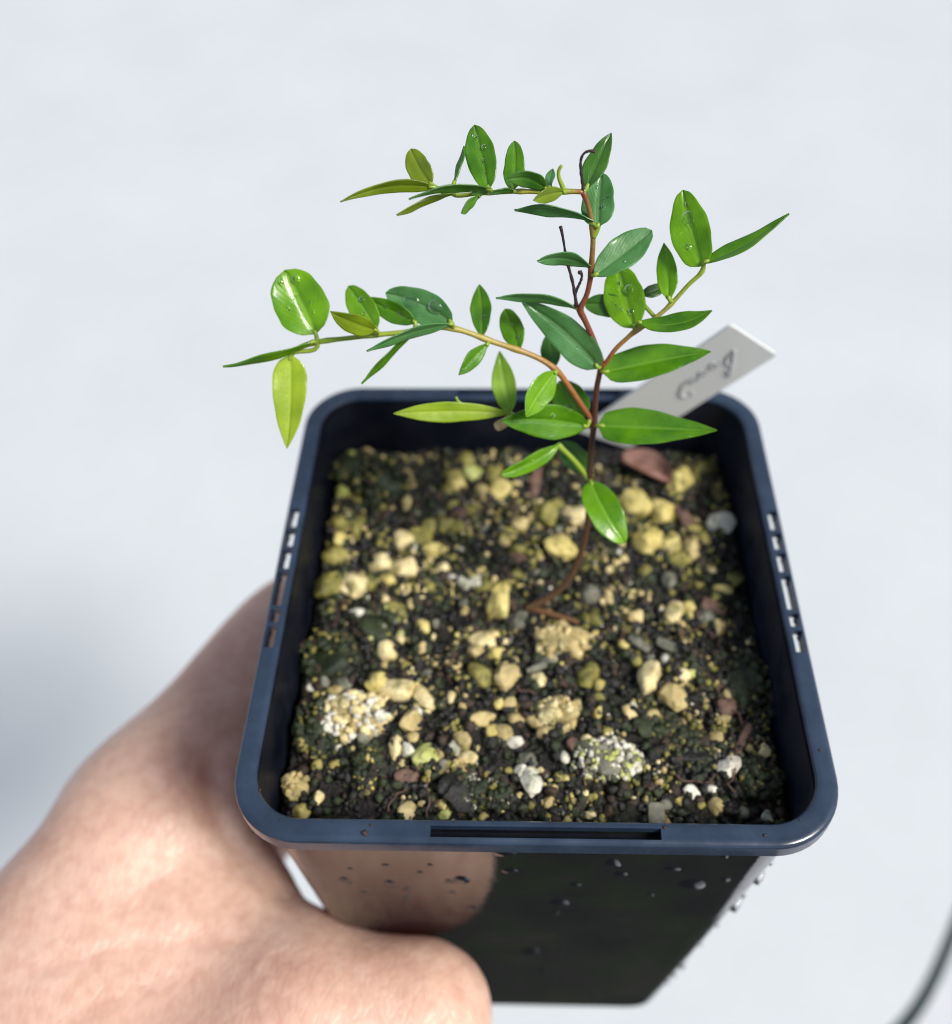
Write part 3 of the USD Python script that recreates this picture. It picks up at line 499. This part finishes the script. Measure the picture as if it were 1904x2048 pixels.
for px, r in (([(1153, 614), (1150, 590), (1143, 555), (1134, 522), (1127, 482), (1121, 453)], (.22, .12)), ([(1150, 592), (1154, 578), (1160, 565), (1163, 557), (1163, 548), (1160, 543)], (.18, .14)), ([(1166, 382), (1163, 352), (1161, 329), (1163, 315), (1170, 305), (1179, 302), (1190, 303)], (.18, .13))):
    P = spline(pl(px), 24); R = np.linspace(*r, 24)*(1+.15*np.sin(np.arange(24)*1.7)); R[-3:] *= 1.5
    obj('dead_twig', tube(P, R, 7), M_DEAD, plant)
tag(obj('bud', pebble(on_plant(1160, 545), .30, .30, .34, 1, .3, 5), M_DEAD, plant), 'dark withered bud')
for px, r in (([(1128, 384), (1122, 366), (1117, 350), (1118, 340), (1124, 331)], .24), ([(988, 820, -.3), (958, 818, -.4), (930, 811, -.4), (916, 802, -.3), (912, 794, -.2)], .22)):
    P = spline(pl(px), 18); obj('sprout', tube(P, np.linspace(r*1.3, r*.7, 18), 6), M_STALK, plant)
def leaf(base, tip, w, kind, m=0.4, p=0.62, bend=0.0, phi=0.0, dd=0.0, d0=0.0, fold=0.16, dip=0.0, wave=0.10, drops=(), label=None, tipdry=False):
    """base, tip, w in pixels; bend bows the midrib sideways in pixels; phi turns the blade about its midrib; dd is how much farther (mm) the tip is than the base."""
    global s_id
    s_id += 1; n, q = 22, 6
    b, t_ = np.array(base, float), np.array(tip, float); ax2 = t_-b; nn = np.array([ax2[1], -ax2[0]]); nn /= np.linalg.norm(nn)
    ctrl = (b+t_)/2+nn*bend*2; tt = np.linspace(0, 1, n); db = dplant(*b)+d0
    pix = ((1-tt)**2)[:, None]*b+(2*tt*(1-tt))[:, None]*ctrl+(tt**2)[:, None]*t_
    C_ = np.array([atd(x, y, db+dd*k+dip*4*k*(1-k)) for (x, y), k in zip(pix, tt)])
    T = np.gradient(C_, axis=0); T /= np.linalg.norm(T, axis=1)[:, None]
    V_ = CAM-C_; V_ /= np.linalg.norm(V_, axis=1)[:, None]
    S0 = np.cross(T, V_); S0 /= np.linalg.norm(S0, axis=1)[:, None]; N0 = np.cross(S0, T)
    cph, sph = math.cos(math.radians(phi)), math.sin(math.radians(phi)); S = cph*S0+sph*N0; Nn = np.cross(S, T)
    if (Nn@np.array([0, 0, 1.0])).mean() < -.55 and abs(phi) > 40: pass
    Wt = w/2*db/FPX/max(abs(cph), .22); qq = p*(1-m)/m
    tq = tt**(math.log(.5)/math.log(m)); f = np.clip(4*tq*(1-tq), 0, 1)**(p+(.12 if p < .53 else .30)); f = f*(1+.025*np.sin(tt*11+s_id)+.015*np.sin(tt*23+s_id*2.1)); hw = np.maximum(Wt*f, np.where(tt < .5, .28, .04))
    rows = []; ss = np.linspace(-1, 1, 2*q+1); ph = s_id*1.7
    for i in range(n):
        lift = fold*np.abs(ss)**1.4*hw[i] + wave*Wt*np.sin(tt[i]*9+ph+np.where(ss > 0, 1.3, 0))*np.abs(ss)**2*f[i] - 0.10*Wt*np.exp(-(ss/.12)**2)*(tt[i] > .03)
        rows.append(C_[i]+ss[:, None]*hw[i]*S[i]+lift[:, None]*Nn[i])
    top = np.array(rows); th = 0.13; K = 2*q+1
    v = np.vstack([(top+Nn[:, None]*th/2).reshape(-1, 3), (top-Nn[:, None]*th/2).reshape(-1, 3)])
    F_ = []
    for i in range(n-1):
        for j in range(K-1):
            a = i*K+j; F_ += [[a, a+1, a+K+1], [a, a+K+1, a+K]]
    F_ = np.array(F_); off_ = n*K; Fb = F_[:, ::-1]+off_; E = []
    loop = [j for j in range(K)]+[i*K+K-1 for i in range(1, n)]+[(n-1)*K+j for j in range(K-2, -1, -1)]+[i*K for i in range(n-2, 0, -1)]
    for a, c in zip(loop, loop[1:]+loop[:1]): E += [[c, a, a+off_], [c, a+off_, c+off_]]
    uv = np.stack(np.broadcast_arrays(tt[:, None], (ss[None]+1)/2), -1).reshape(-1, 2); uv = np.vstack([uv, uv])
    mesh_ = trimesh.Trimesh(v, np.vstack([F_, Fb, E]), process=False)
    if np.mean(np.einsum('ij,ij->i', mesh_.face_normals[:len(F_)], np.repeat(Nn[:-1], 2*(K-1), 0))) < 0: mesh_.faces = mesh_.faces[:, ::-1]
    o = obj('leaf', mesh_, MT[kind], plant, uv=uv)
    if label: tag(o, label)
    allw = np.vstack(WOOD); gap = np.linalg.norm(allw-C_[0], axis=1); kk = int(np.argmin(gap))
    if 0.4 < gap[kk] < 6:                              # a short stalk joins the blade to its twig
        sp = spline([allw[kk], allw[kk]*.5+C_[0]*.5+[0, 0, -.1*gap[kk]], C_[0], C_[1]], 10); obj('leaf_stalk', tube(sp, np.linspace(.28, .24, 10), 6), M_STALK, plant)
    if kind in ('bright', 'green', 'blue') and w > 27:
        rd = np.random.default_rng(s_id); drops = tuple(drops)+tuple((rd.uniform(.15, .9), rd.uniform(-.8, .8), rd.uniform(1.8, 3.6)) for _ in range(int(rd.integers(2, 6))))
    for (du, dv, r) in drops:                         # du along the leaf 0..1, dv across -1..1, r in pixels
        i = min(n-1, int(round(du*(n-1)))); j = int(round((dv+1)/2*(K-1))); c = top[i, j]; nrm = Nn[i] if Nn[i]@V_[i] > 0 else -Nn[i]
        rad = r*.82*db/FPX; obj('water_drop', cap(c+nrm*th*.5, nrm, rad, rad*.48, 1.15, up=T[i], k=2), M_WATER, o)
    return o
# left branch
leaf((631, 667), (569, 540), 106, 'bright', .47, .42, 0, 8, -1, .5, drops=((.8, .35, 11), (.88, -.45, 9), (.6, .05, 8), (.45, .4, 5), (.3, .35, 4), (.5, -.5, 5)), label='broad round bright green leaf with water drops at the end of the left branch')
branch('leaf_stalk', [(634, 685), (612, 690), (592, 700), (580, 714)], .36, .3, M_STALK, 14)
leaf((580, 711), (574, 897), 68, 'yellow', .32, .55, 2, -5, 1.5, -.3, label='yellow-green leaf hanging straight down from the end of the left branch')
leaf((628, 683), (446, 734), 13, 'green', .5, .7, 5, 70, -3, -.6, fold=.05)
leaf((752, 660), (661, 623), 40, 'olive', .42, .6, 4, 25, -4, -1.2)
leaf((752, 657), (697, 572), 54, 'bright', .45, .45, 0, 15, 1, .6, drops=((.6, .3, 7), (.4, -.2, 6), (.75, 0, 5)))
leaf((830, 644), (727, 595), 40, 'green', .40, .6, 0, 20, 1, .6, drops=((.3, .2, 7), (.15, 0, 7), (.55, .2, 5)))
leaf((903, 645), (771, 586), 66, 'blue', .42, .50, -6, 10, 1, .2, drops=((.62, -.05, 21), (.30, .3, 17)))
leaf((905, 648), (734, 703), 20, 'blue', .45, .8, -9, 58, -4, -.6)
leaf((830, 663), (724, 768), 13, 'green', .45, .8, -4, 68, -3, -.4, fold=.08)
leaf((964, 674), (959, 569), 42, 'green', .5, .55, -1, 12, 1.5, .5)
leaf((975, 688), (918, 750), 29, 'green', .5, .6, -2, 30, -2, -.8)
leaf((1038, 698), (1010, 618), 46, 'green', .5, .5, -1, 15, 1.5, .5, drops=((.3, 0, 5),))
leaf((1105, 738), (1098, 664), 40, 'dark', .45, .55, 0, 10, 2, 2.2)
leaf((1112, 743), (1052, 834), 50, 'bright', .48, .55, -4, 22, -3, -.8)
leaf((1163, 840), (1118, 762), 72, 'green', .4, .5, 0, 14, 1, 1.6, drops=((.35, -.3, 12),))
leaf((1021, 826), (787, 827), 40, 'yellow', .52, .62, -3, 12, -2, -.6, fold=.1, label='long yellow-green leaf pointing left over the back of the pot')
leaf((1019, 824), (999, 702), 48, 'lime', .40, .6, 1, 14, 1, .3)
leaf((1174, 852), (1003, 842), 66, 'green', .42, .55, -6, 18, -5, -1.2, drops=((.45, .3, 7),), fold=.16)
leaf((1116, 891), (1002, 949), 30, 'bright', .5, .5, 6, 36, -3, -.4)
leaf((1184, 948), (1120, 884), 48, 'dark', .5, .5, 0, 15, 1, 1.5)
leaf((1182, 964), (1251, 1086), 66, 'bright', .42, .5, -6, 14, -3, -1.0, dip=-1.5, label='glossy leaf hanging to the right low on the stem')
# main stem
leaf((1197, 735), (1040, 598), 68, 'blue', .33, .55, -8, 18, -3, -.8, label='large leaf with bluish sky sheen put into its colour reaching up to the left from the middle of the stem')
leaf((1154, 616), (992, 597), 18, 'blue', .5, .7, -12, 58, -2, .2)
leaf((1207, 744), (1422, 703), 68, 'green', .32, .58, 2, 16, -2, -.6)
leaf((1197, 851), (1434, 861), 72, 'green', .26, .58, 0, 14, -3, -.8, label='long glossy leaf pointing right with a browned tip')
leaf((1174, 374), (1223, 266), 44, 'dark', .40, .6, 2, 24, 1, .3)
leaf((1196, 452), (1204, 345), 66, 'blue', .40, .42, 3, 12, .5, -.5, drops=((.35, .4, 6), (.7, -.2, 5)))
branch('leaf_stalk', [(1186, 474), (1192, 463), (1197, 450)], .34, .3, M_STALK, 10)
leaf((1186, 443), (1029, 421), 20, 'blue', .55, .6, -12, 58, -2, -.3)
leaf((1190, 550), (1304, 461), 64, 'blue', .5, .48, 0, 14, 0, -.8, fold=.2)
leaf((1181, 534), (1075, 523), 27, 'blue', .52, .55, -13, 50, -2, -.2)
# right branch
leaf((1268, 655), (1236, 530), 80, 'bright', .46, .46, 3, 12, 1, .3, drops=((.55, .25, 12), (.35, -.35, 6), (.25, .2, 8), (.7, -.1, 6), (.45, -.55, 5)))
leaf((1262, 612), (1168, 608), 46, 'dark', .5, .5, 0, 10, 1, 3)
leaf((1280, 588), (1333, 570), 26, 'dark', .5, .55, -3, 10, 1, 3)
leaf((1338, 598), (1328, 486), 42, 'bright', .42, .62, -1, 14, 1, -.2)
leaf((1276, 644), (1424, 621), 36, 'green', .48, .6, -15, 35, -3, -.8)
leaf((1403, 532), (1366, 380), 78, 'bright', .40, .46, 4, 12, 1, -.1, drops=((.62, .05, 20), (.3, -.4, 8), (.8, .1, 6)), label='broad upright leaf with one large water drop at the top of the right branch')
leaf((1409, 525), (1578, 427), 25, 'green', .34, .6, -9, 52, -2, -.4)
# top left branch
leaf((866, 374), (681, 404), 24, 'olive', .32, .7, -15, 40, -2, -.5)
leaf((862, 368), (822, 298), 48, 'olive', .45, .46, 5, 12, 1, .5)
leaf((980, 378), (818, 399), 14, 'dark', .35, .8, -13, 62, -3, -1.0)
leaf((908, 386), (794, 431), 13, 'olive', .55, .7, -6, 66, -2, -.5)
leaf((976, 377), (949, 250), 60, 'green', .48, .5, 0, 10, 1, .6, drops=((.8, -.2, 6), (.6, .4, 7), (.45, .1, 5)), label='broad upright green leaf topmost on the upper left branch')
leaf((908, 366), (928, 292), 9, 'green', .5, .6, -2, 68, 1, .4, fold=.05)
leaf((958, 391), (923, 427), 15, 'green', .6, .5, -2, 50, -1, -.5)
leaf((1024, 378), (1029, 282), 42, 'green', .42, .5, -3, 14, 1, .6)
leaf((1092, 377), (1012, 360), 34, 'dark', .42, .55, -12, 30, -2, -.4)
leaf((1099, 374), (1106, 338), 18, 'blue', .5, .55, 2, 20, 1, .7)
leaf((1128, 383), (1067, 401), 28, 'olive', .5, .55, -3, 30, -2, -1.0)
leaf((1028, 381), (980, 387), 10, 'dark', .5, .6, -3, 55, -1, -.6)
leaf((975, 376), (943, 388), 18, 'green', .4, .5, 0, 20, 0, -.3)

# ------------------------------------------------------------------ the hand: one continuous surface from rounded cones blended together
def cone_sdf(P, a, b, ra, rb):
    a, b = np.asarray(a, np.float32), np.asarray(b, np.float32); ba = b-a; h = np.clip(((P-a)@ba)/(ba@ba), 0, 1)
    return np.linalg.norm(P-a-h[..., None]*ba, axis=-1)-(ra+(rb-ra)*h)
def smin(a, b, k):
    h = np.maximum(k-np.abs(a-b), 0)/k; return np.minimum(a, b)-h*h*k*0.25
FING = {  # MCP, PIP, DIP, tip with radii; the fingers wrap round the back of the pot below its rim
 'index': [(-60.5, -14, -48, 10.2), (-41.6, 20.5, -46, 9.4), (-26, 40.5, -45, 8.4), (-4, 44, -44, 7.0)],
 'middle': [(-67, -8, -68, 12.0), (-46, 27, -66, 9.8), (-24, 42.5, -65, 8.6), (0, 44, -64, 7.2)],
 'ring': [(-70, -10, -86, 11.5), (-47, 24, -84, 9.2), (-26, 40, -83, 8.0), (-4, 42, -82, 6.8)],
 'little': [(-71, -16, -103, 10.5), (-52, 14, -101, 8.2), (-36, 30, -100, 7.2), (-18, 37, -99, 6.2)]}
THUMB = [(-49, -57, -56, 14.0), (-31.5, -44.3, -48.0, 11.9), (-15.5, -42.3, -47.4, 10.2)]
WR = np.array([-104, -92, -82.0])
def hand_sdf(P):
    d = smin(cone_sdf(P, WR+[0, 0, 14], WR+[-48, -190, -26], 21, 27), cone_sdf(P, WR+[0, 0, -12], WR+[-48, -190, -52], 19, 26), 12)
    for k, o in (('index', (-9, 9, 18)), ('middle', (0, 0, 4)), ('ring', (-2, 0, -8)), ('little', (-4, -4, -18))):
        m = FING[k][0]; d = smin(d, cone_sdf(P, m[:3], WR+np.array(o), m[3]*1.0, 15), 14)
    d = smin(d, cone_sdf(P, (-86, -92, -68), THUMB[0][:3], 18, 15.0), 16)           # ball of the thumb
    d = smin(d, cone_sdf(P, (-72, -62, -58), (-58, -18, -50), 16, 12), 16)
    d = smin(d, cone_sdf(P, (-59.5, -13, -49), (-45.6, 12.0, -47), 10.3, 10.3), 10)          # muscle between thumb and index
    d = smin(d, cone_sdf(P, (-57, -40, -56), (-42.0, -26.0, -49.0), 11, 5.0), 12)       # web
    d = smin(d, cone_sdf(P, (-49, -33, -51), (-33.5, -35.0, -49.0), 8.5, 6.2), 8)
    th = cone_sdf(P, THUMB[0][:3], THUMB[1][:3], THUMB[0][3], THUMB[1][3])
    th = smin(th, cone_sdf(P, THUMB[1][:3], THUMB[2][:3], THUMB[1][3]-.3, THUMB[2][3]), 4)
    out = smin(d, th, 8)
    for k in FING:
        j = FING[k]; f = cone_sdf(P, j[0][:3], j[1][:3], j[0][3]*.95, j[1][3])
        for a_, b_ in zip(j[1:-1], j[2:]): f = smin(f, cone_sdf(P, a_[:3], b_[:3], a_[3], b_[3]), 3)
        out = np.minimum(out, smin(d, f, 9)) if True else out
    return out
def surface_nets(fn, lo, hi, step):
    ax_ = [np.arange(l, h, step, dtype=np.float32) for l, h in zip(lo, hi)]; n = [len(a) for a in ax_]; F3 = np.empty(n, np.float32)
    for i0 in range(0, n[0], 16):
        G = np.stack(np.meshgrid(ax_[0][i0:i0+16], ax_[1], ax_[2], indexing='ij'), -1); F3[i0:i0+16] = fn(G)
    ins = F3 < 0; acc = np.zeros([k-1 for k in n]+[3], np.float32); cnt = np.zeros([k-1 for k in n], np.float32)
    def sl(o): return tuple(slice(o[k], n[k]-1+o[k]) for k in range(3))
    cor = [(i, j, k) for i in (0, 1) for j in (0, 1) for k in (0, 1)]
    for a in cor:
        for k in range(3):
            if a[k] == 0:
                b = list(a); b[k] = 1; A, B = F3[sl(a)], F3[sl(b)]; cr = (A < 0) != (B < 0); t = np.where(cr, A/np.where(cr, A-B, 1), 0)
                cnt += cr
                for c in range(3): acc[..., c] += cr*(a[c]+(t if c == k else 0))
    act = cnt > 0; ids = -np.ones(act.shape, int); ids[act] = np.arange(act.sum()); loc = np.argwhere(act)
    V = np.array([a[0] for a in ax_])+(loc+acc[act]/cnt[act][:, None])*step; Q = []
    for k in range(3):
        i, j = (k+1) % 3, (k+2) % 3
        s0 = [slice(1, n[q]-1) for q in range(3)]; s0[k] = slice(0, n[k]-1); s1 = list(s0); s1[k] = slice(1, n[k])
        A, B = ins[tuple(s0)], ins[tuple(s1)]; e = np.argwhere(A != B); base = e+np.array([0 if q == k else 1 for q in range(3)]); fl = A[tuple(e.T)]
        def idn(di, dj):
            c = base.copy(); c[:, i] -= di; c[:, j] -= dj; return ids[tuple(c.T)]
        q = np.stack([idn(1, 1), idn(0, 1), idn(0, 0), idn(1, 0)], 1); q[~fl] = q[~fl][:, ::-1]; Q.append(q)
    Q = np.vstack(Q); return trimesh.Trimesh(V, np.vstack([Q[:, [0, 1, 2]], Q[:, [0, 2, 3]]]), process=False)
hm = surface_nets(hand_sdf, (-190, -318, -170), (14, 62, -18), 1.35)
hm = trimesh.smoothing.filter_taubin(hm, lamb=0.5, nu=0.52, iterations=8)
v = hm.vertices; nrm = hm.vertex_normals                  # knuckle creases, tendons and soft unevenness
bumpy = 0.9*(meshkit.fbm(v/11.0, 3, 4)-0.5)
def crease(c, axis, depth_, width):
    a = np.asarray(axis, float); a /= np.linalg.norm(a); t = (v-np.asarray(c))@a+0.8*np.sin(v[:, 2]*.5); near = np.exp(-(np.linalg.norm(v-np.asarray(c), axis=1)/15)**4); return -depth_*np.exp(-(t/width)**2)*near
bumpy += crease((-33, -44, -43), (1, .4, 0), .35, .7)+crease((-30, -44, -43), (1, .4, 0), .3, .6)+crease((-36, -46, -43), (1, .5, 0), .3, .6)+crease((-52, -22, -48), (.5, 1, 0), .4, 1.2)
dv = v-CAM; zc = dv@CF; uvp = np.stack([PX+FPX*(dv@CR)/zc, PY-FPX*(dv@CU)/zc], 1); facing = np.clip(-(nrm*dv).sum(1)/np.linalg.norm(dv, axis=1)*3, 0, 1)*(zc > 60)
def fold(line, dep, wd):
    L_ = spline([(x, y, 0) for x, y in line], 40)[:, :2]; dd = np.full(len(v), 1e9)
    for a, b in zip(L_[:-1], L_[1:]):
        t = np.clip(((uvp-a)@(b-a))/((b-a)@(b-a)), 0, 1); dd = np.minimum(dd, np.linalg.norm(uvp-a-t[:, None]*(b-a), axis=1))
    return -dep*np.exp(-(dd/wd)**2)*facing
bumpy += fold([(60, 1945), (180, 1912), (330, 1885), (480, 1880)], .45, 15)+fold([(425, 1520), (435, 1620), (490, 1710), (570, 1775)], 1.3, 26)+fold([(905, 1925), (925, 1985), (932, 2060)], .40, 9)+fold([(860, 1905), (885, 1970), (892, 2060)], .2, 8)
bumpy += fold([(60, 1700), (110, 1760), (130, 1850)], .2, 12)+fold([(250, 1600), (290, 1680), (300, 1770)], .2, 14)+fold([(120, 2048), (250, 1990), (380, 1960)], .25, 12)+fold([(690, 1880), (700, 1950), (690, 2048)], .25, 12)+fold([(655, 1890), (660, 1960), (650, 2048)], .22, 10)
hm.vertices = v+nrm*bumpy[:, None]
hand = obj('hand', hm, M_SKIN)
tag(hand, 'left hand with pale skin gripping the black pot from the left, thumb across its front', 'hand')
def nail():
    V = []; c = np.array(THUMB[2][:3]); r = THUMB[2][3]+.12; up = np.array([0.05, -0.99, 0.05]); up /= np.linalg.norm(up); axx = np.array([1, -0.05, 0.03]); axx -= up*(axx@up); axx /= np.linalg.norm(axx); sd = np.cross(axx, up)
    n, k = 12, 13
    for i in range(n):
        s = i/(n-1); x = -4.5+14.0*s
        for j in range(k):
            a = (j/(k-1)-.5)*math.radians(92)*(1 if s < .75 else math.sqrt(max(0, 1-((s-.75)/.3)**2)))
            rr_ = r*math.sqrt(max(0.02, 1-(max(0, x)/(r*1.35))**2)) if x > 0 else r
            V.append(c+axx*x+rr_*(math.cos(a)*up+math.sin(a)*sd)+up*.25*math.sin(math.pi*s))
    V = np.array(V); F = []
    for i in range(n-1):
        for j in range(k-1): q = i*k+j; F += [[q, q+1, q+k+1], [q, q+k+1, q+k]]
    F = np.array(F); m = trimesh.Trimesh(np.vstack([V, V-up*.5]), np.vstack([F, F[:, ::-1]+len(V)]), process=False); return m
obj('thumbnail', nail(), M_NAIL, hand)
